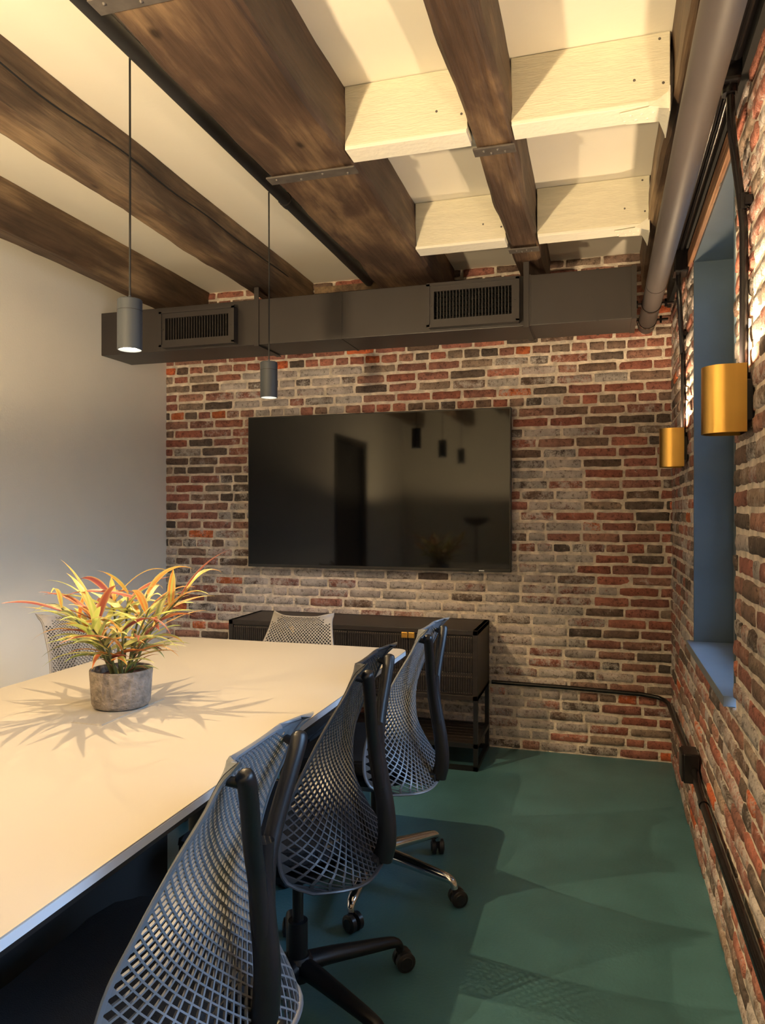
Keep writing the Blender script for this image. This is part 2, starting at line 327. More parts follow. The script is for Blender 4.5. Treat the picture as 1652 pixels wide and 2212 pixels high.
BR_RED = [(0.34, 0.125, 0.09), (0.30, 0.125, 0.10), (0.36, 0.15, 0.11), (0.27, 0.125, 0.10), (0.33, 0.18, 0.14)]
BR_DARK = [(0.13, 0.10, 0.085), (0.10, 0.08, 0.07), (0.17, 0.115, 0.09), (0.22, 0.15, 0.12), (0.26, 0.20, 0.16)]
BR_ORANGE = [(0.55, 0.15, 0.05), (0.48, 0.12, 0.045)]
def brick_wall(name, axis, a0, a1, z0, z1, fixed, holes, zone, seed, ch=0.0585, bl=0.200, zoff=0.0):
    """axis 'y': wall plane y = fixed seen from -y, a = x;  axis 'x': plane x = fixed seen from -x, a = y.
       zone(a, z) -> (wash, darkshare, orangeshare)"""
    rnd = random.Random(seed)
    V = []; F = []; MI = []; C = []; W = []
    def P(a, z, d): return (a, fixed-d, z) if axis == 'y' else (fixed-d, a, z)
    flip = axis == 'y'
    def quad(q): F.append(q if flip else q[::-1])
    # mortar bed, cut round the holes
    cuts = sorted({a0, a1}|{h[0] for h in holes}|{h[1] for h in holes})
    for i in range(len(cuts)-1):
        c0, c1 = cuts[i], cuts[i+1]
        zz = sorted({z0, z1}|{h[2] for h in holes if h[0] <= c0+1e-6 and h[1] >= c1-1e-6}|{h[3] for h in holes if h[0] <= c0+1e-6 and h[1] >= c1-1e-6})
        for k in range(len(zz)-1):
            mz = (zz[k]+zz[k+1])/2; ma = (c0+c1)/2
            if any(h[0] < ma < h[1] and h[2] < mz < h[3] for h in holes): continue
            na = max(1, int((c1-c0)/0.03)); nzz = max(1, int((zz[k+1]-zz[k])/0.03)); b = len(V)
            for ia in range(na+1):
                for iz in range(nzz+1):
                    a = c0+(c1-c0)*ia/na; z = zz[k]+(zz[k+1]-zz[k])*iz/nzz
                    d = 0.0025*mnoise.noise((a*14, z*14, seed))
                    V.append(P(a, z, d)); C.append((0.5, 0.45, 0.4)); W.append(0)
            for ia in range(na):
                for iz in range(nzz):
                    p = b+ia*(nzz+1)+iz; quad((p, p+nzz+1, p+nzz+2, p+1)); MI.append(1)
    NX, NZ = 9, 5
    row = 0; z = z0+zoff
    while z < z1-0.01:
        header = row in HEAD.get(name, ())
        lb = bl*0.5 if header else bl
        a = a0-rnd.random()*0.02-(0 if row % 2 == 0 else lb*0.5)
        while a < a1:
            ln = lb*rnd.uniform(0.90, 1.08)
            if not header and rnd.random() < 0.14: ln *= 0.52
            joint = rnd.uniform(0.007, 0.014)
            b0, b1 = a+joint/2, a+ln-joint/2; a += ln
            zj = rnd.uniform(0.0045, 0.0078)
            zb, zt = z+zj, z+ch-zj
            b0 = max(b0, a0+0.002); b1 = min(b1, a1-0.002); zt = min(zt, z1-0.001)
            if b1-b0 < 0.025 or zt-zb < 0.012: continue
            skip = False
            for h in holes:
                if b1 > h[0] and b0 < h[1] and zt > h[2] and zb < h[3]:
                    if zb >= h[2]-0.02 and zt <= h[3]+0.02:      # beside a hole: clip lengthways
                        if b0 < h[0]: b1 = min(b1, h[0]+rnd.uniform(-0.004, 0.006))
                        elif b1 > h[1]: b0 = max(b0, h[1]-rnd.uniform(-0.004, 0.006))
                        else: skip = True
                        if zt > h[3]: zt = min(zt, zt)
                    else:
                        if zb < h[2]: zt = min(zt, h[2])
                        else: zb = max(zb, h[3])
            if skip or b1-b0 < 0.02 or zt-zb < 0.012: continue
            ca, cz = (b0+b1)/2, (zb+zt)/2
            wash, dk, og = zone(ca, cz)
            wash = wash+rnd.gauss(0, 0.15)
            q = rnd.random()
            base = rnd.choice(BR_ORANGE) if q < og else (rnd.choice(BR_DARK) if q < og+dk else rnd.choice(BR_RED))
            g = rnd.uniform(0.8, 1.2); base = tuple(c*g for c in base)
            dep = 0.0065+rnd.uniform(-0.0025, 0.0035); tx = rnd.uniform(-0.002, 0.002); tz = rnd.uniform(-0.0015, 0.0015)
            rot = rnd.gauss(0, 0.006)
            s0 = len(V)
            rc = rnd.uniform(0.25, 0.6)
            us = [0, 0.03, 0.10, 0.3, 0.5, 0.7, 0.90, 0.97, 1]; ws = [0, 0.10, 0.5, 0.90, 1]
            sd = rnd.random()*50
            for iu, u in enumerate(us):
                for iw, w in enumerate(ws):
                    aa = b0+(b1-b0)*u; zz2 = zb+(zt-zb)*w
                    ex = abs(u-0.5)*2; ez = abs(w-0.5)*2
                    if iu in (0, 8) or iw in (0, 4): d = -0.003
                    else:
                        d = dep+tx*(u-0.5)*2+tz*(w-0.5)*2
                        d -= 0.003*max(0, ex-0.85)/0.15*0.8 + (0.0015 if ez > 0.7 else 0)
                        d += 0.0022*mnoise.noise((aa*35+sd, zz2*35, sd))
                    jx = 0.0050*mnoise.noise((aa*30, zz2*30+sd, 3.1)); jz = 0.0046*mnoise.noise((aa*24+sd, zz2*24, 9.7))
                    if ex > 0.9 and ez > 0.9:   # worn corners
                        aa += (0.006 if u < 0.5 else -0.006)*rc; zz2 += (0.004 if w < 0.5 else -0.004)*rc
                    V.append(P(aa+jx, zz2+jz+rot*(aa-ca), d)); C.append(base); W.append(wash)
            for iu in range(NX-1):
                for iw in range(NZ-1):
                    p = s0+iu*NZ+iw; quad((p, p+NZ, p+NZ+1, p+1)); MI.append(0)
        z += ch; row += 1
    me = bpy.data.meshes.new(name); me.from_pydata(V, [], F)
    me.materials.append(M['brick']); me.materials.append(M['mortar'])
    me.polygons.foreach_set('material_index', MI); me.polygons.foreach_set('use_smooth', [True]*len(F))
    ac = me.color_attributes.new('bcol', 'FLOAT_COLOR', 'POINT')
    ac.data.foreach_set('color', np.c_[np.array(C), np.ones(len(C))].astype(np.float32).ravel())
    aw = me.attributes.new('wash', 'FLOAT', 'POINT'); aw.data.foreach_set('value', np.array(W, dtype=np.float32))
    me.update()
    o = bpy.data.objects.new(name, me); col.objects.link(o); return struct(o)
HEAD = {'wall_back': (5, 19, 33, 38), 'wall_right': (3, 10, 17, 24, 31, 38)}
def ss(a, b, x):
    t = max(0, min(1, (x-a)/(b-a))); return t*t*(3-2*t)
def zone_back(x, z):
    right = ss(-0.35, 0.22, x); w = 0.42
    w += 0.22*(1-ss(0.9, 1.5, z))*(1-right)          # limewash low down
    w -= 0.30*right
    w += 0.12*ss(1.5, 1.9, z)*(1-ss(-1.9, -1.2, x))*(ss(-2.4, -2.0, x))
    w -= 0.26*(1-ss(-2.45, -2.1, x))
    if -1.45 < x < -0.55 and 1.94 < z < 2.35: w = 0.10
    if z > 2.25: w = 0.08
    w += 0.10*mnoise.noise((x*2.3, z*2.3, 4))
    return w, 0.36+0.22*mnoise.noise((x*1.5, z*1.5, 7)), 0.06
def zone_right(y, z):
    w = 0.36+0.14*mnoise.noise((y*2, z*2, 1)); return w, 0.42, 0.03
brick_wall('wall_back', 'y', XL-0.02, XR+0.02, 0, ZC, YB, [], zone_back, 3)
holes = [(a-0.004, b+0.004, WZ0-0.03, WZ1) for a, b in WINS]
brick_wall('wall_right', 'x', YF-0.02, YB+0.02, 0, ZC, XR, holes, zone_right, 11)

for i, (a, b) in enumerate(WINS):
    xo = XR+0.24
    w = MB(); w.box(XR-0.004, xo, b-0.012, b+0.004, WZ0, WZ1); w.box(XR-0.004, xo, a-0.004, a+0.012, WZ0, WZ1)
    w.box(XR-0.004, xo, a-0.004, b+0.004, WZ1-0.012, WZ1+0.004)
    o = struct(w.build('window_%d' % (i+1), M['reveal']))
    sl = MB().box(XR-0.03, xo, a+0.02, b+0.02, WZ0-0.03, WZ0, bev=0.002).build('window_sill', M['sill'], o)
    f = MB(); x0, x1 = XR+0.145, XR+0.20
    y0, y1, z0, z1 = a+0.012, b-0.012, WZ0, WZ1-0.012
    for (p, q, r, s_) in ((y0, y0+0.05, z0, z1), (y1-0.05, y1, z0, z1), (y0, y1, z0, z0+0.06), (y0, y1, z1-0.05, z1), (y0, y1, (z0+z1)/2-0.02, (z0+z1)/2+0.02)):
        f.box(x0, x1, p, q, r, s_, bev=0.003)
    f.build('window_frame', M['matteblack'], o)
    MB().box(XR+0.17, XR+0.174, y0, y1, z0, z1).build('glass_pane', M['glass'], o)

# ------------------------------------------------------------ ceiling timbers
BZ = 2.53
def beam_mesh(x0, x1, z0, z1, y0, y1, seed, amp=0.010):
    mb = MB(); cx, cz = (x0+x1)/2, (z0+z1)/2; hx, hz = (x1-x0)/2, (z1-z0)/2
    ring = []; r = 0.014
    per = []
    for (sx, sz) in ((1, -1), (-1, -1)):
        pass
    def edge(p, q, n): return [(p[0]+(q[0]-p[0])*i/n, p[1]+(q[1]-p[1])*i/n) for i in range(n)]
    c = [(-hx+r, -hz), (hx-r, -hz), (hx, -hz+r), (hx, hz), (-hx, hz), (-hx, -hz+r)]
    ring = edge(c[0], c[1], 7)+edge(c[1], c[2], 2)+edge(c[2], c[3], 5)+edge(c[3], c[4], 2)+edge(c[4], c[5], 5)+edge(c[5], c[0], 2)
    ns = int((y1-y0)/0.05); n = len(ring); vs = []
    for i in range(ns+1):
        y = y0+(y1-y0)*i/ns
        wob = amp*mnoise.noise((seed, y*1.1, 0)); wobz = amp*0.6*mnoise.noise((seed, y*1.3, 5))
        for (px, pz) in ring:
            k = 0.0 if pz > hz-0.001 else 1.0
            nx = amp*mnoise.noise((px*6+seed, y*2.4, pz*6))+0.35*amp*mnoise.noise((px*20+seed, y*9, pz*20))
            nz_ = amp*0.7*mnoise.noise((px*6+seed+20, y*2.2, pz*6))+0.3*amp*mnoise.noise((px*18, y*10, pz*18+seed))
            vs.append((cx+px+(nx+wob)*(0.4+0.6*k), y, cz+pz+(nz_+wobz)*k))
    fs = []
    for i in range(ns):
        for j in range(n): fs.append((i*n+j, i*n+(j+1) % n, (i+1)*n+(j+1) % n, (i+1)*n+j))
    fs.append(tuple(range(n))); fs.append(tuple(range(ns*n, ns*n+n)))
    mb.add(vs, fs, 0, True); return mb
beams = [(-2.52, -2.40, 'timber_light', 'dark old timber ceiling beam nearest the plain plaster wall'),
         (-1.83, -1.69, 'timber_light', 'dark old timber ceiling beam with a long crack, left of the thin grey conduit'),
         (-1.135, -0.815, 'timber', 'broadest old timber ceiling beam, with steel straps, beside the thin grey conduit'),
         (-0.40, -0.273, 'timber', 'knotty old timber ceiling beam between the two rows of cream boards'),
         (0.194, 0.332, 'timber_light', 'old timber ceiling beam running above the fat round pipe')]
beamobj = []
for i, (x0, x1, mt, lab) in enumerate(beams):
    o = beam_mesh(x0, x1, BZ, ZC-0.001, YF+0.01, YB-0.012, 10+i*7, 0.012 if i != 2 else 0.014).build('ceiling_beam', M[mt])
    tag(o, lab, 'beam', 'old timber ceiling beams'); beamobj.append(o)
def strap(bi, x0, x1, y):
    mb = MB(); mb.box(x0-0.004, x1+0.004, y-0.026, y+0.026, BZ-0.013, BZ-0.007, bev=0.001)
    for k in range(4):
        x = x0+0.03+(x1-x0-0.06)*k/3; mb.lathe([(0.001, -0.005), (0.004, -0.003), (0.005, 0)], x, y+(0.009 if k % 2 else -0.009), BZ-0.013, 10)
    mb.build('steel_strap', M['strap'], beamobj[bi])
strap(2, -1.135, -0.815, 2.42); strap(2, -1.135, -0.815, 1.47); strap(3, -0.40, -0.273, 2.42); strap(3, -0.40, -0.273, 3.38)
crk = MB()
pts = [(-1.686+0.003*math.sin(y*9), y, 2.655+0.018*mnoise.noise((y*2.3, 0, 3))) for y in np.linspace(0.8, 3.9, 70)]
crk.tube(pts, 0.0032, 5).build('long_crack', M['matteblack'], beamobj[1])

def joist(x0, x1, y, lab, bracket):
    mb = MB(); mb.box(x0+0.001, x1-0.001, y, y+0.085, BZ+0.012, ZC-0.002, bev=0.003)
    o = mb.build('cream_joist_board', M['joist']); tag(o, lab, 'joist board', 'cream boards between the ceiling beams')
    MB().box(x0+0.003, x1-0.003, y-0.004, y+0.089, BZ-0.002, BZ+0.011, bev=0.002).build('bottom_batten', M['joist_edge'], o)
    for (dx, dz) in ((0.02, 0.03), (0.03, 0.16), (0.10, 0.05)):
        nl = MB().lathe([(0.0005, 0), (0.004, 0.001), (0.0045, 0.004)], 0, 0, 0, 8)
        nl.v = [(x1-dx+vx, y-0.002+vz, BZ+0.03+dz+vy) for vx, vy, vz in nl.v]
        nl.build('nail_head', M['strap'], o)
    if bracket:
        b = MB()
        x = x1; zb = BZ-0.006
        # perforated plate under the board, folding out to a flared hanger
        b.add([(x-0.14, y+0.01, zb), (x-0.12, y+0.075, zb), (x-0.02, y+0.085, zb), (x-0.005, y+0.13, zb-0.030), (x-0.005, y-0.03, zb-0.022), (x-0.05, y-0.006, zb),
               (x-0.14, y+0.01, zb-0.004), (x-0.12, y+0.075, zb-0.004), (x-0.02, y+0.085, zb-0.004), (x-0.005, y+0.13, zb-0.034), (x-0.005, y-0.03, zb-0.026), (x-0.05, y-0.006, zb-0.004)],
              [(0, 1, 2, 3, 4, 5), (11, 10, 9, 8, 7, 6)]+[(i, (i+1) % 6, 6+(i+1) % 6, 6+i) for i in range(6)])
        b.box(x-0.006, x-0.003, y-0.03, y+0.13, zb-0.034, zb+0.04)
        b.add([(x-0.06, y-0.008, zb), (x-0.004, y-0.012, zb+0.035), (x-0.004, y-0.030, zb-0.024), (x-0.06, y-0.004, zb), (x-0.004, y-0.008, zb+0.035), (x-0.004, y-0.026, zb-0.024)],
              [(0, 1, 2), (5, 4, 3), (0, 3, 4, 1), (1, 4, 5, 2), (2, 5, 3, 0)])
        for k in range(7):
            hx = x-0.125+0.016*k; hy = y+(0.025 if k % 2 else 0.055)
            b.lathe([(0.0005, -0.0065), (0.004, -0.006), (0.005, -0.003)], hx, hy, zb, 8)
        b.build('joist_hanger', M['joist_edge'], o)
joist(-0.812, -0.403, 2.30, 'cream painted board across the ceiling, nearer one between broadest beam and knotty beam', False)
joist(-0.270, 0.191, 2.30, 'cream painted board across the ceiling, nearer one beside the fat round pipe', True)
joist(-0.812, -0.403, 3.26, 'cream painted board across the ceiling, farther one between broadest beam and knotty beam', False)
joist(-0.270, 0.191, 3.26, 'cream painted board across the ceiling, farther one beside the fat round pipe', True)
joist(-0.812, -0.403, 1.30, 'cream painted board across the ceiling, out of frame between broadest beam and knotty beam', False)
joist(-0.270, 0.191, 1.30, 'cream painted board across the ceiling, out of frame beside the fat round pipe', True)

# wood plate and black steel above the windows
t = MB(); t.box(XR-0.018, XR+0.002, 2.20, 3.40, WZ1+0.002, WZ1+0.062, bev=0.003)
tag(t.build('window_lintel', M['lintel']), 'thin rough brown timber lintel directly over the blue-black window', 'lintel')
t = MB(); t.box(XR-0.026, XR-0.004, 0.4, YB-0.02, WZ1+0.072, ZC-0.003)
tag(t.build('steel_lintel_beam', M['matteblack']), 'black steel plate along the top of the brick window wall', 'steel beam')

# fat pipe
pz, px = 2.34, 0.228
o = MB().tube([(px, YF+0.02, pz), (px, 3.50, pz), (px, YB-0.01, pz)], 0.0435, 32).build('round_pipe', M['pipe'])
tag(o, 'fat grey-brown round pipe under the ceiling along the window wall', 'pipe')
j = MB()
for y in (3.45,): j.tube([(px, y-0.002, pz), (px, y+0.002, pz)], 0.0443, 32)
j.build('pipe_joint', M['conduit'], o)
for y in (3.78, 4.10):
    c = MB(); c.tube([(px, y-0.012, pz), (px, y+0.012, pz)], 0.0465, 32)
    c.box(px-0.078, px-0.045, y-0.012, y+0.012, pz-0.004, pz+0.004); c.box(px+0.045, px+0.10, y-0.012, y+0.012, pz-0.004, pz+0.004)
    for dx in (-0.068, 0.065): c.tube([(px+dx, y, pz-0.018), (px+dx, y, pz+0.02)], 0.006, 8)
    c.build('pipe_clamp', M['conduit'], o)

# thin conduit above the table
cx_, cz_ = -1.322, 2.702
o = MB().tube([(cx_, YF+0.02, cz_), (cx_, YB-0.02, cz_)], 0.0265, 16).build('ceiling_conduit', M['conduit_grey'])
tag(o, 'thin grey conduit along the ceiling feeding the pendant lamps', 'conduit')
for y in (2.99, 1.4): MB().tube([(cx_, y-0.02, cz_), (cx_, y+0.02, cz_)], 0.031, 16).box(cx_-0.038, cx_-0.022, y-0.008, y+0.008, cz_-0.004, cz_+0.012).build('coupling', M['conduit_grey'], o)

# air duct
DX0, DX1, DYF, DYK, DZ0, DZ1 = XL+0.002, 0.150, 3.57, 3.85, 2.225, 2.465
d = MB().box(DX0, DX1, DYF, DYK, DZ0, DZ1, bev=0.003)
duct = d.build('air_duct', M['duct']); tag(duct, 'long dark grey rectangular air duct across the top of the brick wall', 'air duct')
for x, w in ((-1.28, 0.006), (-0.33, 0.006), (-0.02, 0.006), (DX1-0.009, 0.011)):
    MB().box(x-w, x+w, DYF-0.0025, DYK+0.003, DZ0-0.0025, DZ1+0.002).build('duct_seam', M['duct'], duct)
for x in (-1.75, -0.345):
    h = MB(); h.prism([(DYF-0.008, DZ0-0.008), (DYK, DZ0-0.008), (DYK, DZ0-0.004), (DYF-0.0035, DZ0-0.004), (DYF-0.0035, BZ-0.003), (DYF-0.008, BZ-0.003)], x-0.013, x+0.013); h.v = [(c, a, b) for a, b, c in h.v]
    h.build('hanger_strap', M['duct'], duct)
def vent(x0, x1, z0, z1):
    y = DYF; g = MB(); pr = 0.055
    fx, fz = 0.030, 0.036
    for (a, b, c, e) in ((x0, x0+fx, z0, z1), (x1-fx, x1, z0, z1), (x0+fx, x1-fx, z0, z0+fz), (x0+fx, x1-fx, z1-fz, z1)):
        g.box(a, b, y-pr, y-0.003, c, e)
    g.box(x0-0.006, x1+0.006, y-pr-0.006, y-pr, z0-0.004, z0+0.010); g.box(x0-0.006, x1+0.006, y-pr-0.006, y-pr, z1-0.010, z1+0.004)
    g.box(x0-0.006, x0+0.010, y-pr-0.006, y-pr, z0, z1); g.box(x1-0.010, x1+0.006, y-pr-0.006, y-pr, z0, z1)
    for x in (x0+0.015, x1-0.015): g.tube([(x, y-pr-0.004, (z0+z1)/2), (x, y-pr+0.001, (z0+z1)/2)], 0.005, 10)
    v = g.build('air_vent', M['duct'], duct)
    MB().box(x0+fx-0.002, x1-fx+0.002, y-0.012, y-0.006, z0+fz-0.002, z1-fz+0.002).build('vent_back', M['ductdark'], v)
    sl = MB(); n = 24
    for k in range(1, n):
        x = x0+fx+(x1-x0-2*fx)*k/n
        sl.box(x-0.0018, x+0.0018, y-pr+0.006, y-0.03, z0+fz, z1-fz)
    sl.build('vertical_blades', M['duct'], v)
    s2 = MB()
    for k in range(1, 6):
        z = z0+fz+(z1-z0-2*fz)*k/6; s2.box(x0+fx, x1-fx, y-0.028, y-0.016, z-0.001, z+0.001)
    s2.build('cross_blades', M['ductdark'], v)
vent(-2.300, -1.860, 2.235, 2.425)
vent(-0.812, -0.378, 2.238, 2.445)
# junk above the duct: dark wood blocking and a white diffuser strip
tag(MB().box(-1.69+0.02, -1.12, YB-0.05, YB-0.014, 2.66, 2.70, bev=0.004).build('wall_plate', M['timber_light']), 'short timber plate on top of the brick wall over the duct, left of broadest beam', 'timber plate', 'timber plates over the duct')
tag(MB().box(-0.80, -0.42, YB-0.05, YB-0.014, 2.60, 2.66, bev=0.004).build('wall_plate', M['timber_light']), 'short timber plate on top of the brick wall over the duct, right of broadest beam', 'timber plate', 'timber plates over the duct')

# ------------------------------------------------------------ conduits, boxes
def pipe(name, pts, r, mat, n=12): return MB().tube(pts, r, n).build(name, mat)
cwall = XR-0.024
# low run: along the television wall, round the corner, along the window wall
o = pipe('low_conduit', [(-0.60, YB-0.024, 0.376), (-0.2, YB-0.024, 0.372), (0.20, YB-0.024, 0.362), (0.285, YB-0.03, 0.352), (0.318, YB-0.06, 0.345), (XR-0.026, YB-0.13, 0.343), (XR-0.026, 3.6, 0.350), (XR-0.026, 3.085, 0.385)], 0.0115, M['conduit'])
tag(o, 'thin black conduit low on the brick walls, running round the corner to the outlet box', 'conduit')
o = pipe('low_conduit', [(XR-0.026, 2.975, 0.372), (XR-0.026, 2.90, 0.350), (XR-0.026, 2.70, 0.343), (XR-0.026, 1.0, 0.345), (XR-0.026, YF+0.02, 0.345)], 0.0145, M['conduit'])
tag(o, 'black conduit low on the window wall, coming towards the camera from the outlet box', 'conduit')
MB().tube([(XR-0.026, 2.75, 0.343), (XR-0.026, 2.715, 0.343)], 0.018, 12).build('coupling', M['conduit'], o)
bx = MB(); bx.box(XR-0.066, XR-0.010, 2.975, 3.085, 0.325, 0.435, bev=0.005)
o = bx.build('outlet_box', M['conduit']); tag(o, 'black square outlet box low on the brick window wall', 'outlet box')
MB().box(XR-0.072, XR-0.065, 2.980, 3.080, 0.330, 0.430, bev=0.002).build('cover_plate', M['blackmetal'], o)
# upper runs
o = pipe('upper_conduit', [(XR-0.044, YF+0.02, 2.46), (XR-0.044, 1.98, 2.46)], 0.017, M['conduit'])
tag(o, 'thick black conduit high on the window wall, running towards the camera from the junction fitting', 'conduit')
jb = MB(); jb.box(XR-0.082, XR-0.027, 2.0, 2.075, 2.41, 2.485, bev=0.008); jb.tube([(XR-0.05, 2.035, 2.41), (XR-0.05, 2.035, 2.39)], 0.02, 12)
jb.tube([(XR-0.082, 2.035, 2.45), (XR-0.14, 2.035, 2.45)], 0.006, 8)
o = jb.build('junction_fitting', M['conduit']); tag(o, 'shiny black junction fitting high on the window wall', 'junction box')
for dz in (0.012, -0.014): MB().tube([(XR-0.084, 2.012, 2.447+dz), (XR-0.084, 2.063, 2.447+dz)], 0.004, 8).build('screw', M['blackmetal'], o)
for k, x in enumerate((XR-0.060, XR-0.039)):
    o = pipe('header_conduit', [(x, 2.075, 2.445), (x, 2.3, 2.436), (x, 3.30, 2.436)], 0.0105, M['conduit'])
    tag(o, ('black conduit over the window head, the one farther from the wall', 'black conduit over the window head, the one tight to the wall')[k], 'conduit', 'twin conduits over the window')
jb = MB(); jb.box(XR-0.070, XR-0.012, 3.302, 3.40, 2.34, 2.52, bev=0.006)
tag(jb.build('junction_box', M['conduit']), 'black junction box high between window and corner, above the far brass sconce', 'junction box')
def drop(yc, y_top, ztop, lab):
    pts = catmull([(XR-0.048, y_top, ztop), (XR-0.044, y_top, ztop-0.10), (XR-0.024, yc, ztop-0.30), (XR-0.020, yc, 2.0), (XR-0.020, yc, 1.675)], 6)
    o = MB().tube(pts, 0.0105, 12).build('sconce_conduit', M['conduit']); tag(o, lab, 'conduit', 'conduits dropping to the brass sconces')
    MB().tube([(XR-0.021, yc, 2.09), (XR-0.021, yc, 2.13)], 0.0135, 12).box(XR-0.02, XR-0.004, yc-0.022, yc+0.022, 2.10, 2.12).build('conduit_clip', M['conduit'], o)
drop(2.02, 2.035, 2.39, 'black conduit dropping down the bricks to the near brass sconce')
drop(3.45, 3.36, 2.34, 'black conduit dropping down the bricks to the far brass sconce')

# ------------------------------------------------------------ sconces
def sconce(yc, lab):
    root = empty('wall_sconce', (XR-0.005, yc, 1.535), lab, 'wall lamp', 'brass wall sconces')
    h = 0.167; xc = -0.063; r = 0.050; xb = -0.016; n = 20
    out = [(xb, r)]+[(xc+r*math.cos(a), r*math.sin(a)) for a in np.linspace(PI/2, 3*PI/2, n)]+[(xb, -r)]
    r2 = r-0.003
    inn = [(xb, r2)]+[(xc+r2*math.cos(a), r2*math.sin(a)) for a in np.linspace(PI/2, 3*PI/2, n)]+[(xb, -r2)]
    k = len(out); vs = [(x, y, 0) for x, y in out]+[(x, y, h) for x, y in out]+[(x, y, 0) for x, y in inn]+[(x, y, h) for x, y in inn]
    fs = []
    for i in range(k):
        j2 = (i+1) % k
        fs += [(i, j2, k+j2, k+i), (2*k+j2, 2*k+i, 3*k+i, 3*k+j2), (k+i, k+j2, 3*k+j2, 3*k+i), (j2, i, 2*k+i, 2*k+j2)]
    MB().add(vs, fs, 0, True).build('lamp_shade', M['brass'], root)
    MB().prism([(x, y) for x, y in inn], 0.01, 0.014).build('shade_floor', M['brass_in'], root)
    MB().box(-0.018, 0.0, -0.035, 0.035, 0.03, 0.13, bev=0.003).tube([(-0.012, 0, 0.125), (-0.012, 0, 0.15)], 0.013, 12).build('wall_mount', M['blackmetal'], root)
    MB().lathe([(0.001, 0.016), (0.02, 0.016), (0.022, 0.10), (0.018, 0.142), (0.001, 0.146)], xc, 0, 0, 20).build('lamp_bulb', M['glow_sconce'], root)
    l = bpy.data.lights.new('sconce_light', 'SPOT'); l.energy = SCONCE_W; l.color = (1.0, 0.72, 0.42)
    l.spot_size = R(160); l.spot_blend = 0.6; l.shadow_soft_size = 0.018
    lo = bpy.data.objects.new('sconce_light', l); col.objects.link(lo); lo.parent = root
    lo.location = (xc, 0, 0.152); lo.rotation_euler = (R(180), 0, 0)
sconce(2.02, 'brushed brass wall sconce on the near side of the window')
sconce(3.45, 'brushed brass wall sconce between the window and the far corner')
sconce(0.59, 'brushed brass wall sconce beside the camera, out of frame')  # extra sconce, added out of view to lift the ceiling light
sconce(-0.84, 'brushed brass wall sconce behind the camera, out of frame')  # another added, unseen sconce that brightens the ceiling

# ------------------------------------------------------------ pendants
def pendant(y, lab):
    x = -1.347; z = 1.822; r = 0.036; h = 0.150
    root = empty('pendant_lamp', (x, y, z), lab, 'pendant lamp', 'cylinder pendants over the table')
    MB().lathe([(r-0.005, 0.012), (r-0.003, 0.0), (r, 0.0), (r, h-0.003), (r-0.003, h), (0.004, h), (0.004, h+0.012), (0.0005, h+0.012)], 0, 0, 0, 40).build('lamp_body', M['pendant'], root)
    MB().lathe([(r+0.0004, h-0.035), (r+0.0004, h-0.0335)], 0, 0, 0, 40).build('body_seam', M['matteblack'], root)
    MB().tube([(0, 0, h+0.01), (0.001, 0, (h+ZC-0.055-z)/2), (0, 0, 2.69-z)], 0.0032, 8).build('cord', M['cord'], root)
    MB().lathe([(0.0005, 0.010), (r-0.006, 0.010), (r-0.006, 0.013), (0.0005, 0.013)], 0, 0, 0, 32).build('light_disc', M['glow'], root)
    l = bpy.data.lights.new('pendant_light', 'SPOT'); l.energy = PENDANT_W; l.color = WARM
    l.spot_size = R(130); l.spot_blend = 0.45; l.shadow_soft_size = 0.005
    lo = bpy.data.objects.new('pendant_light', l); col.objects.link(lo); lo.parent = root
    lo.location = (0, 0, -0.003)
pendant(2.86, 'dark grey cylinder pendant lamp hanging in front of the brick wall')
pendant(1.90, 'dark grey cylinder pendant lamp hanging over the potted plant, largest in view')
pendant(1.00, 'dark grey cylinder pendant lamp nearest the camera, seen mirrored in the television')

# ------------------------------------------------------------ uplight added behind the near end of the table to brighten the ceiling
root = empty('floor_lamp', (-1.40, -0.24, 0), 'black upward-shining floor lamp behind the near end of the table, out of frame', 'floor lamp')
MB().lathe([(0.001, 0), (0.14, 0), (0.142, 0.008), (0.13, 0.018), (0.02, 0.026), (0.001, 0.026)], 0, 0, 0, 32).build('lamp_base', M['blackmetal'], root)
MB().tube([(0, 0, 0.02), (0, 0, 1.19)], 0.011, 12).build('pole', M['blackmetal'], root)
MB().lathe([(0.012, 1.18), (0.06, 1.19), (0.12, 1.225), (0.15, 1.27), (0.147, 1.272), (0.117, 1.230), (0.06, 1.198), (0.001, 1.192)], 0, 0, 0, 36).build('lamp_bowl', M['blackmetal'], root)
MB().lathe([(0.001, 1.20), (0.03, 1.205), (0.035, 1.225), (0.02, 1.248), (0.001, 1.252)], 0, 0, 0, 20).build('lamp_bulb', M['glow'], root)
l = bpy.data.lights.new('floor_lamp_light', 'SPOT'); l.energy = FLOORLAMP_W; l.color = (1.0, 0.74, 0.42)
l.spot_size = R(170); l.spot_blend = 0.15; l.shadow_soft_size = 0.05
lo = bpy.data.objects.new('floor_lamp_light', l); col.objects.link(lo); lo.parent = root; lo.location = (0, 0, 1.262); lo.rotation_euler = (R(180), 0, 0)

# ------------------------------------------------------------ television
ty = YB-0.075
TX0, TX1, TZ0, TZ1 = -2.098, -0.485, 1.003, 1.925

tv = MB().box(TX0, TX1, ty, YB-0.036, TZ0, TZ1, bev=0.004).build('television', M['bezel'])
tag(tv, 'large black wall-mounted television on the brick wall, switched off', 'television')
MB().box(TX0+0.008, TX1-0.008, ty-0.002, ty+0.004, TZ0+0.018, TZ1-0.008).build('screen', M['screen'], tv)
MB().box(-0.665, -0.635, ty-0.003, ty, TZ0+0.004, TZ0+0.010).build('maker_badge', M['logo'], tv)
MB().box(-1.6, -1.0, YB-0.04, YB-0.016, 1.25, 1.65).build('wall_bracket', M['matteblack'], tv)

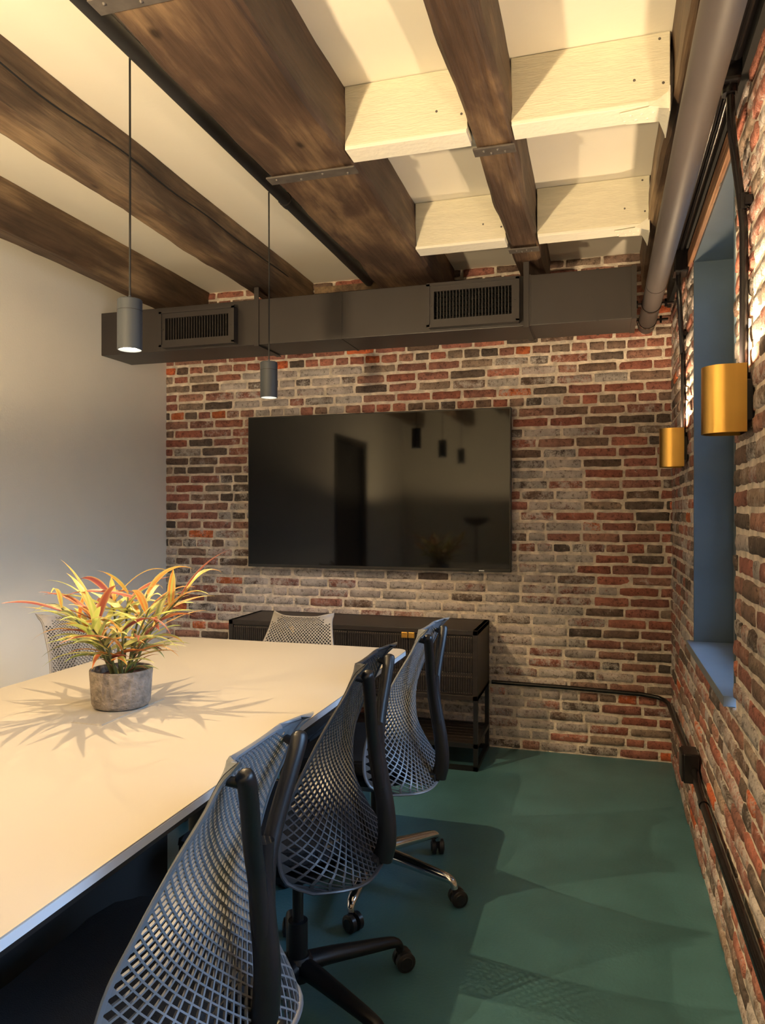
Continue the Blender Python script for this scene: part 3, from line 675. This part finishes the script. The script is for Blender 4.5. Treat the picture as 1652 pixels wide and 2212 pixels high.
# ------------------------------------------------------------ sideboard
CX0, CX1, CY0, CY1, CZ0, CZ1 = -2.04, -0.615, 3.80, 4.215, 0.363, 0.727
root = empty('sideboard', ((CX0+CX1)/2, (CY0+CY1)/2, 0), 'long dark wooden sideboard with reeded doors on a black metal frame under the television', 'sideboard')
def ch(mb, name, mat, par=None):
    o = mb.build(name, mat)
    if par is None:
        o.parent = root; o.matrix_parent_inverse = Matrix.Translation(root.location).inverted()
    else: o.parent = par
    return o
b = MB(); t_ = 0.026
b.box(CX0, CX1, CY0, CY1, CZ1-t_, CZ1, bev=0.002); b.box(CX0, CX1, CY0, CY1, CZ0, CZ0+t_, bev=0.002)
b.box(CX0, CX0+t_, CY0, CY1, CZ0, CZ1, bev=0.002); b.box(CX1-t_, CX1, CY0, CY1, CZ0, CZ1, bev=0.002)
b.box(CX0+t_, CX1-t_, CY1-0.02, CY1, CZ0, CZ1); b.box(CX0+t_, CX1-t_, CY0+0.03, CY1, CZ0, CZ0+0.04)
ch(b, 'cabinet_body', M['darkwood'])
nd = 4; dw = (CX1-CX0-2*t_)/nd
for i in range(nd):
    a = CX0+t_+i*dw+0.0015; e = a+dw-0.003; z0, z1 = CZ0+t_+0.002, CZ1-t_-0.002
    m_ = MB(); m_.box(a, e, CY0+0.010, CY0+0.028, z0, z1)
    n = int((e-a)/0.0125); w = (e-a)/n
    rows = [z0+0.0, z0+(z1-z0)/3, z0+2*(z1-z0)/3, z1]
    for k in range(n):
        for q in range(3):
            m_.box(a+k*w+0.0015, a+(k+1)*w-0.0015, CY0+0.002, CY0+0.011, rows[q]+0.016, rows[q+1]-0.016)
    door = ch(m_, 'cabinet_door', M['darkwood'])
    for q in range(4):
        st = MB(); zl = [z for z in (rows[q]-0.009, rows[q]+0.009) if z0 < z < z1]
        st.box(a+0.002, e-0.002, CY0+0.0088, CY0+0.0095, zl[0]-0.003, zl[-1]+0.003, mi=1)
        for k in range(n):
            for z in zl:
                x = a+(k+0.5)*w; st.box(x-0.0022, x+0.0022, CY0+0.008, CY0+0.0105, z-0.0022, z+0.0022)
        st.build('stud_row', [M['stud'], M['darkwood']], door)
for xm in (CX0+t_+dw, CX0+t_+3*dw):
    lt = MB()
    for sgn in (-1, 1):
        xa, xb2 = (xm-0.036, xm-0.002) if sgn < 0 else (xm+0.002, xm+0.036)
        lt.box(xa, xb2, CY0-0.006, CY0+0.002, 0.672, 0.704, bev=0.002)
        for k in range(4): lt.box(xa+0.003, xb2-0.003, CY0-0.009, CY0-0.006, 0.676+k*0.007, 0.680+k*0.007)
    ch(lt, 'brass_latch', M['latch'])['label'] = 'small square brass latch'
f = MB(); q = 0.022
for (x, y) in ((CX0, CY0), (CX1-q, CY0), (CX0, CY1-q), (CX1-q, CY1-q)):
    f.box(x, x+q, y, y+q, 0.0, CZ0)
for z in (0.0, 0.118):
    f.box(CX0, CX1, CY0, CY0+q, z, z+q); f.box(CX0, CX1, CY1-q, CY1, z, z+q)
    f.box(CX0, CX0+q, CY0, CY1, z, z+q); f.box(CX1-q, CX1, CY0, CY1, z, z+q)
ch(f, 'metal_frame', M['blackmetal'])
sh = MB()
for k in range(7):
    y = CY0+q+0.004+k*(CY1-CY0-2*q-0.008)/7; sh.box(CX0+q, CX1-q, y, y+0.046, 0.124, 0.138, bev=0.001)
ch(sh, 'slatted_shelf', M['darkwood'])

# ------------------------------------------------------------ table
TBX0, TBX1, TBY0, TBY1, TH = -1.90, -0.785, 0.0, 3.035, 0.76
root = empty('conference_table', ((TBX0+TBX1)/2, (TBY0+TBY1)/2, 0), 'long white conference table with rounded corners and dark understructure', 'table')
def rrect(x0, x1, y0, y1, r, n=8):
    out = []
    for (cx, cy, a0) in ((x1-r, y1-r, 0), (x0+r, y1-r, 90), (x0+r, y0+r, 180), (x1-r, y0+r, 270)):
        for k in range(n+1):
            a = R(a0+90*k/n); out.append((cx+r*math.cos(a), cy+r*math.sin(a)))
    return out
ch(MB().prism(rrect(TBX0+0.001, TBX1-0.001, TBY0+0.001, TBY1-0.001, 0.05), TH-0.003, TH), 'table_top', M['table'])
ch(MB().prism(rrect(TBX0, TBX1, TBY0, TBY1, 0.05), TH-0.019, TH-0.003), 'edge_band', M['table_edge'])
ch(MB().prism(rrect(TBX0+0.006, TBX1-0.006, TBY0+0.006, TBY1-0.006, 0.05), TH-0.032, TH-0.019), 'table_underside', M['black'])
fr = MB()
for x in (TBX0+0.30, TBX1-0.34): fr.box(x, x+0.04, TBY0+0.3, TBY1-0.3, TH-0.082, TH-0.032)
for y in (0.75, 1.6, 2.45): fr.box(TBX0+0.12, TBX1-0.12, y, y+0.05, TH-0.072, TH-0.032)
ch(fr, 'support_frame', M['black'])
ch(MB().box(-1.175, -1.155, 0.15, 1.80, 0.10, TH-0.034), 'modesty_panel', M['matteblack'])  # black sheet added to deepen the shade under the table
for y in (0.95, 2.3):
    p = MB(); p.lathe([(0.001, 0), (0.215, 0), (0.218, 0.006), (0.21, 0.014), (0.12, 0.03), (0.055, 0.06), (0.042, 0.12), (0.040, 0.60), (0.05, 0.64), (0.10, 0.67), (0.16, 0.68), (0.16, 0.688), (0.001, 0.688)], (TBX0+TBX1)/2, y, 0, 40)
    ch(p, 'pedestal', M['blackmetal'])
ch(MB().box(-1.400, -1.300, 1.71, 2.01, TH, TH+0.0012).box(-1.397, -1.303, 1.713, 2.007, TH+0.0012, TH+0.0022), 'power_lid', M['lid'])

# ------------------------------------------------------------ plant
PX, PY = -1.376, 1.90
root = empty('potted_plant', (PX, PY, TH+0.0022), 'variegated yellow and orange leafy plant in a round grey concrete pot on the table', 'plant')
MB().lathe([(0.001, 0), (0.068, 0), (0.078, 0.004), (0.084, 0.014), (0.0905, 0.108), (0.0895, 0.112), (0.083, 0.112), (0.081, 0.108), (0.080, 0.085), (0.001, 0.085)], 0, 0, 0, 48).build('pot', M['concrete'], root)
so = MB(); n = 14
vs = [(0, 0, 0.094)]; fs = []
for i in range(1, 6):
    for j in range(24):
        a = 2*PI*j/24; r = 0.080*i/5; vs.append((r*math.cos(a), r*math.sin(a), 0.090+0.006*mnoise.noise((r*60, a*3, 0))))
for j in range(24): fs.append((0, 1+j, 1+(j+1) % 24))
for i in range(4):
    for j in range(24): fs.append((1+i*24+j, 1+(i+1)*24+j, 1+(i+1)*24+(j+1) % 24, 1+i*24+(j+1) % 24))
so.add(vs, fs, 0, True).build('soil', M['soil'], root)
rnd = random.Random(5)
LV = []; LF = []; LC = []
YG = [(0.62, 0.66, 0.20), (0.72, 0.72, 0.30), (0.50, 0.60, 0.16)]; OR = [(0.70, 0.22, 0.05), (0.62, 0.15, 0.06), (0.75, 0.33, 0.08)]
DR_ = [(0.22, 0.045, 0.05), (0.32, 0.08, 0.06)]; GR = [(0.10, 0.16, 0.07), (0.16, 0.20, 0.09)]
def leaf(base, azi, elev, ln, wd, droop, kind):
    c1 = rnd.choice({'y': YG, 'o': OR, 'd': DR_, 'g': GR}[kind]); c2 = rnd.choice({'y': GR+YG, 'o': YG, 'd': OR+DR_, 'g': YG}[kind])
    K = 13; U = 5; b = len(LV); p = Vector(base); el = elev; tw = rnd.uniform(-0.5, 0.5); az = azi
    for k in range(K):
        t = k/(K-1)
        d = Vector((math.cos(az)*math.cos(el), math.sin(az)*math.cos(el), math.sin(el)))
        side = Vector((-math.sin(az), math.cos(az), 0)); up = side.cross(d)*-1
        sd = side*math.cos(tw)+up*math.sin(tw); nm = d.cross(sd)
        w = wd*(math.sin(PI*min(1, (t*0.92+0.03))**0.75)**0.9)*(1-0.35*t) if t < 0.97 else 0.0004
        if t > 0.8: w *= 0.75
        for q in range(U):
            f = (q-(U-1)/2)/((U-1)/2)
            LV.append(p+sd*(w*f)+nm*(abs(f)*w*0.35))
            stripe = 0.5+0.5*mnoise.noise((f*2.4+ln*50, t*1.3, azi*7))
            k2 = 1 if (abs(f) > 0.8) else max(0, min(1, (stripe-0.42)*4))
            cc = [c1[i]*(1-k2)+c2[i]*k2 for i in range(3)]
            if abs(f) > 0.8 and kind != 'g': cc = [0.5*cc[0]+0.5*0.70, 0.5*cc[1]+0.5*0.52, 0.5*cc[2]+0.5*0.22]
            LC.append((*[0.85*q_ for q_ in cc], 1))
        p = p+d*(ln/(K-1)); el -= droop/(K-1)*(0.3+1.4*t); az += rnd.uniform(-0.03, 0.03); tw += rnd.uniform(-0.08, 0.08)
    for k in range(K-1):
        for q in range(U-1):
            a = b+k*U+q; LF.append((a, a+1, a+U+1, a+U))
st = MB(); NS = 14
for i in range(NS):
    a = 2*PI*i/NS+rnd.uniform(-0.3, 0.3); r0 = rnd.uniform(0.008, 0.032); lean = rnd.uniform(0.15, 0.85); hgt = rnd.uniform(0.15, 0.26)
    p0 = Vector((r0*math.cos(a), r0*math.sin(a), 0.085)); p1 = p0+Vector((math.cos(a)*lean*hgt*0.4, math.sin(a)*lean*hgt*0.4, hgt*0.55)); p2 = p0+Vector((math.cos(a)*lean*hgt, math.sin(a)*lean*hgt, hgt))
    pts = catmull([p0, p1, p2], 5); st.tube(pts, [0.0042-0.002*k/len(pts) for k in range(len(pts))], 8)
    nl = rnd.randint(8, 10)
    for j in range(nl):
        t = 0.30+0.70*(j/(nl-1))**0.7; q = pts[min(len(pts)-1, int(t*(len(pts)-1)))]
        az = j*2.4+rnd.uniform(-0.5, 0.5)
        v = Vector((math.cos(az), math.sin(az)))*0.75+Vector((math.cos(a), math.sin(a)))*0.75*lean*1.5
        az = math.atan2(v.y, v.x)
        up_ = 0.15+0.85*t*rnd.uniform(0.25, 1.2)
        kind = rnd.choices('yodg', (4.0, 3.8, 1.8, 1.0) if t > 0.5 else (2, 2, 2.5, 3.0))[0]
        ln = rnd.uniform(0.11, 0.20)*(0.75+0.45*t); leaf(q, az, up_, ln, rnd.uniform(0.008, 0.015), rnd.uniform(0.5, 1.6)*(1.2 if rnd.random() < 0.3 else 0.8), kind)
for j in range(12):
    az = rnd.uniform(0, 2*PI); leaf((0.02*math.cos(az), 0.02*math.sin(az), 0.095), az, rnd.uniform(0.5, 1.2), rnd.uniform(0.07, 0.12), 0.009, 1.2, rnd.choice('gdd'))
st.build('stems', M['stem'], root)
me = bpy.data.meshes.new('foliage'); me.from_pydata([p[:] for p in LV], [], LF); me.materials.append(M['leaf'])
me.polygons.foreach_set('use_smooth', [True]*len(LF))
ac = me.color_attributes.new('lcol', 'FLOAT_COLOR', 'POINT'); ac.data.foreach_set('color', np.array(LC, dtype=np.float32).ravel())
o = bpy.data.objects.new('foliage', me); col.objects.link(o); o.parent = root

# ------------------------------------------------------------ mesh-backed swivel chairs
# local frame: origin on the floor under the column, the sitter faces -x, the back is towards +x
KEY = [  # v, half width, off_centre, off_side, z_centre, z_side
    (0.00, .215, .236, .120, .395, .405),
    (0.05, .252, .225, .070, .410, .440),
    (0.16, .262, .185, .052, .462, .510),
    (0.32, .248, .142, .062, .555, .600),
    (0.50, .214, .128, .096, .660, .690),
    (0.68, .180, .142, .136, .765, .780),
    (0.84, .156, .168, .182, .855, .865),
    (0.94, .147, .186, .208, .905, .917),
    (1.00, .150, .190, .238, .928, .946)]
def keyed(v):
    K = KEY; i = 0
    while i < len(K)-2 and v > K[i+1][0]: i += 1
    a, b = K[i], K[i+1]; t = (v-a[0])/(b[0]-a[0]); t = max(0, min(1, t))
    def tan(j):
        if j <= 0: return [(K[1][c]-K[0][c])/(K[1][0]-K[0][0]) for c in range(1, 6)]
        if j >= len(K)-1: return [(K[-1][c]-K[-2][c])/(K[-1][0]-K[-2][0]) for c in range(1, 6)]
        return [(K[j+1][c]-K[j-1][c])/(K[j+1][0]-K[j-1][0]) for c in range(1, 6)]
    m0, m1 = tan(i), tan(i+1); h = b[0]-a[0]; out = []
    for c in range(1, 6):
        out.append((2*t**3-3*t*t+1)*a[c]+(t**3-2*t*t+t)*h*m0[c-1]+(-2*t**3+3*t*t)*b[c]+(t**3-t*t)*h*m1[c-1])
    return out
def webpt(u, v):
    hw, oc, os_, zc, zs = keyed(v)
    k = abs(u)**(4.2-1.9*min(1, v/0.3)+3.0*max(0, v-0.85)/0.15); kz = abs(u)**(2.3 if v < 0.9 else 3.2)
    return Vector((oc+(os_-oc)*k, hw*u, zc+(zs-zc)*kz))
def make_web(dz):
    NI, NJ = 42, 60
    def uv(i, j):
        t = j/NJ; v = t*(1.32-0.32*t)
        return (2*i/NI-1, v)
    V = []; F = []; cache = {}
    def node(i, j):
        if (i, j) not in cache: cache[(i, j)] = len(V); V.append(webpt(*uv(i, j)))
        return cache[(i, j)]
    for i in range(0, NI+1):
        for j in range(0, NJ+1):
            if (i+j) % 2 == 0: continue
            cs = [(i, j-1), (i+1, j), (i, j+1), (i-1, j)]
            ok = [c for c in cs if 0 <= c[0] <= NI and 0 <= c[1] <= NJ]
            ring = [c if c in ok else None for c in cs]
            if len(ok) < 3:
                continue
            pts = [c for c in ring if c]
            t = j/NJ; u = abs(2*i/NI-1)
            corner = (u > 0.62 and t > 0.94) or (u > 0.78 and t > 0.87) or u > 0.965
            hole = 0.80-0.16*max(0, min(1, (t-0.30)/0.5))
            if len(pts) == 3: hole *= 0.80
            idx = [node(*p) for p in pts]
            if corner or t > 0.985: F.append(tuple(idx)); continue
            ctr = sum((V[k] for k in idx), Vector())/len(idx)
            inner = []
            for k in idx: inner.append(len(V)); V.append(ctr+(V[k]-ctr)*hole)
            n = len(idx)
            for k in range(n): F.append((idx[k], idx[(k+1) % n], inner[(k+1) % n], inner[k]))
    # fill the missing triangles at the four corners
    for (a, b_, c) in (((0, 0), (1, 0), (0, 1)), ):
        pass
    me = bpy.data.meshes.new('web'); bm = bmesh.new()
    bv = [bm.verts.new(p) for p in V]; bm.verts.ensure_lookup_table()
    for f in F: bm.faces.new([bv[k] for k in f])
    # thicken: offset copy along normals
    bm.normal_update(); geo = bm.faces[:]
    r = bmesh.ops.solidify(bm, geom=geo, thickness=0.0055)
    for f in bm.faces: f.smooth = False
    bm.verts.index_update()
    mb = MB(); mb.add([v.co[:] for v in bm.verts], [[v.index for v in f.verts] for f in bm.faces], 0, False); bm.free()
    # rim bead
    rim = [webpt(-1, v) for v in np.linspace(0, 1, 40)]+[webpt(u, 1) for u in np.linspace(-1, 1, 24)[1:]]+[webpt(1, v) for v in np.linspace(1, 0, 40)[1:]]+[webpt(u, 0) for u in np.linspace(1, -1, 24)[1:]]
    k = len(rim); vs = []; fs = []; n = 8
    for i in range(k-1):
        p = rim[i]; t = (rim[(i+1) % (k-1)]-rim[(i-1) % (k-1)]).normalized(); ctr = Vector((0.16, 0, p.z)); w = (ctr-p); w -= t*w.dot(t); w.normalize(); nn = t.cross(w)
        for j in range(n):
            a = 2*PI*j/n; vs.append(p+w*math.cos(a)*0.0065+nn*math.sin(a)*0.0042)
    for i in range(k-1):
        for j in range(n):
            a = i*n+j; b2 = i*n+(j+1) % n; c = ((i+1) % (k-1))*n
            fs.append((a, b2, c+(j+1) % n, c+j))
    mb.add(vs, fs, 0, True)
    mb.v = [(x, y, z+dz) for x, y, z in mb.v]
    return mb
def chair(loc, rz, label, web, base, angs, dz=0.0, caster_rz=None, lean=0.0):
    root = empty('office_chair', (loc[0], loc[1], 0), label, 'chair', 'swivel chairs with woven mesh backs', rz)
    make_web(dz).build('mesh_back', M[web], root)
    # Y-shaped spine behind the web
    sp = MB()
    lowr = [(0.215, 0.440), (0.246, 0.440), (0.252, 0.50), (0.240, 0.58), (0.224, 0.66), (0.214, 0.73)]
    pts = catmull([(x, 0, z+dz) for x, z in [(0.238, 0.405), (0.250, 0.46), (0.246, 0.54), (0.230, 0.63), (0.219, 0.70), (0.218, 0.76)]], 5)
    k = len(pts); sp.tube(pts, 0, 14, flat=[(0.021+0.006*(1-i/k), 0.019+0.006*(1-i/k)) for i in range(k)])
    for s_ in (-1, 1):
        pts = catmull([(x, s_*y, z+dz) for x, y, z in [(0.236, 0.008, 0.60), (0.222, 0.020, 0.70), (0.220, 0.046, 0.77), (0.226, 0.086, 0.86), (0.228, 0.108, 0.905), (0.225, 0.117, 0.922)]], 5)
        k = len(pts); sp.tube(pts, 0, 12, flat=[(0.0165, 0.0165) if i < k-4 else ((0.0162, 0.015, 0.012, 0.006)[i-k+4],)*2 for i in range(k)])
        sp.tube([(0.222, s_*0.108, 0.900+dz), (0.198, s_*0.118, 0.905+dz)], [0.010, 0.008], 10)
    sp.v = [(x+lean*min(0, z-0.90), y, z) for x, y, z in sp.v]
    sp.build('back_spine', M['black'], root)
    # seat
    sb = bmesh.new(); bmesh.ops.create_cube(sb, size=1); bmesh.ops.subdivide_edges(sb, edges=sb.edges[:], cuts=5, use_grid_fill=True)
    for v in sb.verts:
        x, y, z = v.co*2
        rr = 1-0.14*(x*x*y*y)
        nx = x*0.215*rr-0.065; ny = y*0.235*rr*(1-0.06*max(0, x)); nz_ = z*0.024
        nz_ += -0.022*max(0, -x)**3+0.012*abs(y)**3
        v.co = (nx, ny, 0.470+dz*0.8+nz_)
    bmesh.ops.bevel(sb, geom=[e for e in sb.edges if e.calc_face_angle(0) > 1.0], offset=0.010, segments=3, affect='EDGES')
    sb.verts.index_update(); m_ = MB(); m_.add([v.co[:] for v in sb.verts], [[v.index for v in f.verts] for f in sb.faces], 0, True); sb.free()
    m_.build('seat', M['seat'], root)
    u_ = MB()
    # bowl-shaped underside and tilt housing
    vs = []; fs = []; n = 28
    for (r, z) in ((0.235, 0.445), (0.228, 0.425), (0.17, 0.400), (0.10, 0.375), (0.06, 0.345), (0.001, 0.345)):
        for j in range(n):
            a = 2*PI*j/n; ex = math.copysign(abs(math.cos(a))**0.75, math.cos(a)); ey = math.copysign(abs(math.sin(a))**0.75, math.sin(a))
            vs.append((ex*r*0.92-0.02, ey*r, z+dz*0.8))
    for i in range(5):
        for j in range(n): fs.append((i*n+j, i*n+(j+1) % n, (i+1)*n+(j+1) % n, (i+1)*n+j))
    u_.add(vs, fs, 0, True); u_.box(0.08, 0.235, -0.04, 0.04, 0.385+dz*0.8, 0.425+dz*0.8, bev=0.01)
    u_.build('seat_shell', M['black'], root)
    MB().tube([(0.03, 0.10, 0.395+dz), (0.05, 0.26, 0.385+dz)], 0.007, 8).box(0.035, 0.065, 0.25, 0.30, 0.379+dz, 0.391+dz, bev=0.004).build('lever', M['black'], root)
    MB().tube([(0, 0, 0.10), (0, 0, 0.23)], 0.027, 20).tube([(0, 0, 0.23), (0, 0, 0.36+dz*0.8)], 0.015, 16).build('column', M['black'], root)
    bm_ = M[base]
    MB().lathe([(0.001, 0.075), (0.036, 0.075), (0.044, 0.095), (0.042, 0.128), (0.032, 0.138), (0.001, 0.138)], 0, 0, 0, 24).build('base_hub', bm_, root)
    for k in range(5):
        a = R(angs+72*k)-rz
        c, s2 = math.cos(a), math.sin(a)
        P = [(c*r, s2*r, z) for r, z in ((0.03, 0.112), (0.10, 0.108), (0.18, 0.100), (0.26, 0.092), (0.300, 0.086), (0.316, 0.074), (0.320, 0.058))]
        m_ = MB(); pts = catmull(P, 3); kk = len(pts); m_.tube(pts, 0, 12, flat=[(0.030-0.017*min(1, i/(kk*0.8)), 0.024-0.012*min(1, i/(kk*0.8))) for i in range(kk)])
        m_.build('leg', bm_, root)
        # twin-wheel caster
        cs = MB(); wc = (c*0.320, s2*0.320); wa = (caster_rz if caster_rz is not None else 0.6+k*1.3)
        tx, ty_ = math.cos(wa), math.sin(wa); ax = Vector((-ty_, tx, 0)); ctr = Vector((wc[0]+tx*0.012, wc[1]+ty_*0.012, 0.0285))
        for s_ in (-1, 1):
            o_ = ctr+ax*(s_*0.0145)
            for rr, ww in ((0.0285, 0.0095), (0.020, 0.0118)):
                vs = []; n = 24; e1 = Vector((tx, ty_, 0)); e2 = Vector((0, 0, 1))
                for side in (-1, -0.75, 0.75, 1):
                    r3 = rr if abs(side) < 0.9 else rr-0.003
                    for j in range(n):
                        an = 2*PI*j/n; vs.append(o_+ax*(side*ww)+e1*(r3*math.cos(an))+e2*(r3*math.sin(an)))
                fs = [(i*n+j, i*n+(j+1) % n, (i+1)*n+(j+1) % n, (i+1)*n+j) for i in range(3) for j in range(n)]+[tuple(range(n)), tuple(range(3*n, 4*n))]
                cs.add(vs, fs, 0, True)
        cs.tube([(wc[0], wc[1], 0.028), (wc[0], wc[1], 0.068)], 0.008, 10)
        cs.build('caster', M['blackmetal'], root)
    return root
chair((-0.780, 1.195), R(0), 'grey mesh-backed swivel chair nearest the camera beside the table', 'weblight', 'black', 60, lean=0.09)
chair((-0.793, 1.867), R(2), 'black mesh-backed swivel chair with black base, middle of the three along the table', 'webblack', 'black', 45, dz=0.02)
chair((-0.790, 2.570), R(-2), 'grey mesh-backed swivel chair with chrome base, farthest of the three along the table', 'weblight', 'chrome', -15)
chair((-1.36, 3.06), R(92), 'grey mesh-backed swivel chair at the far end of the table by the sideboard', 'webwarm', 'chrome', 20, dz=-0.085)
chair((-1.94, 2.60), R(176), 'grey mesh-backed swivel chair across the table, behind the potted plant', 'webwarm', 'chrome', 50, dz=-0.02)
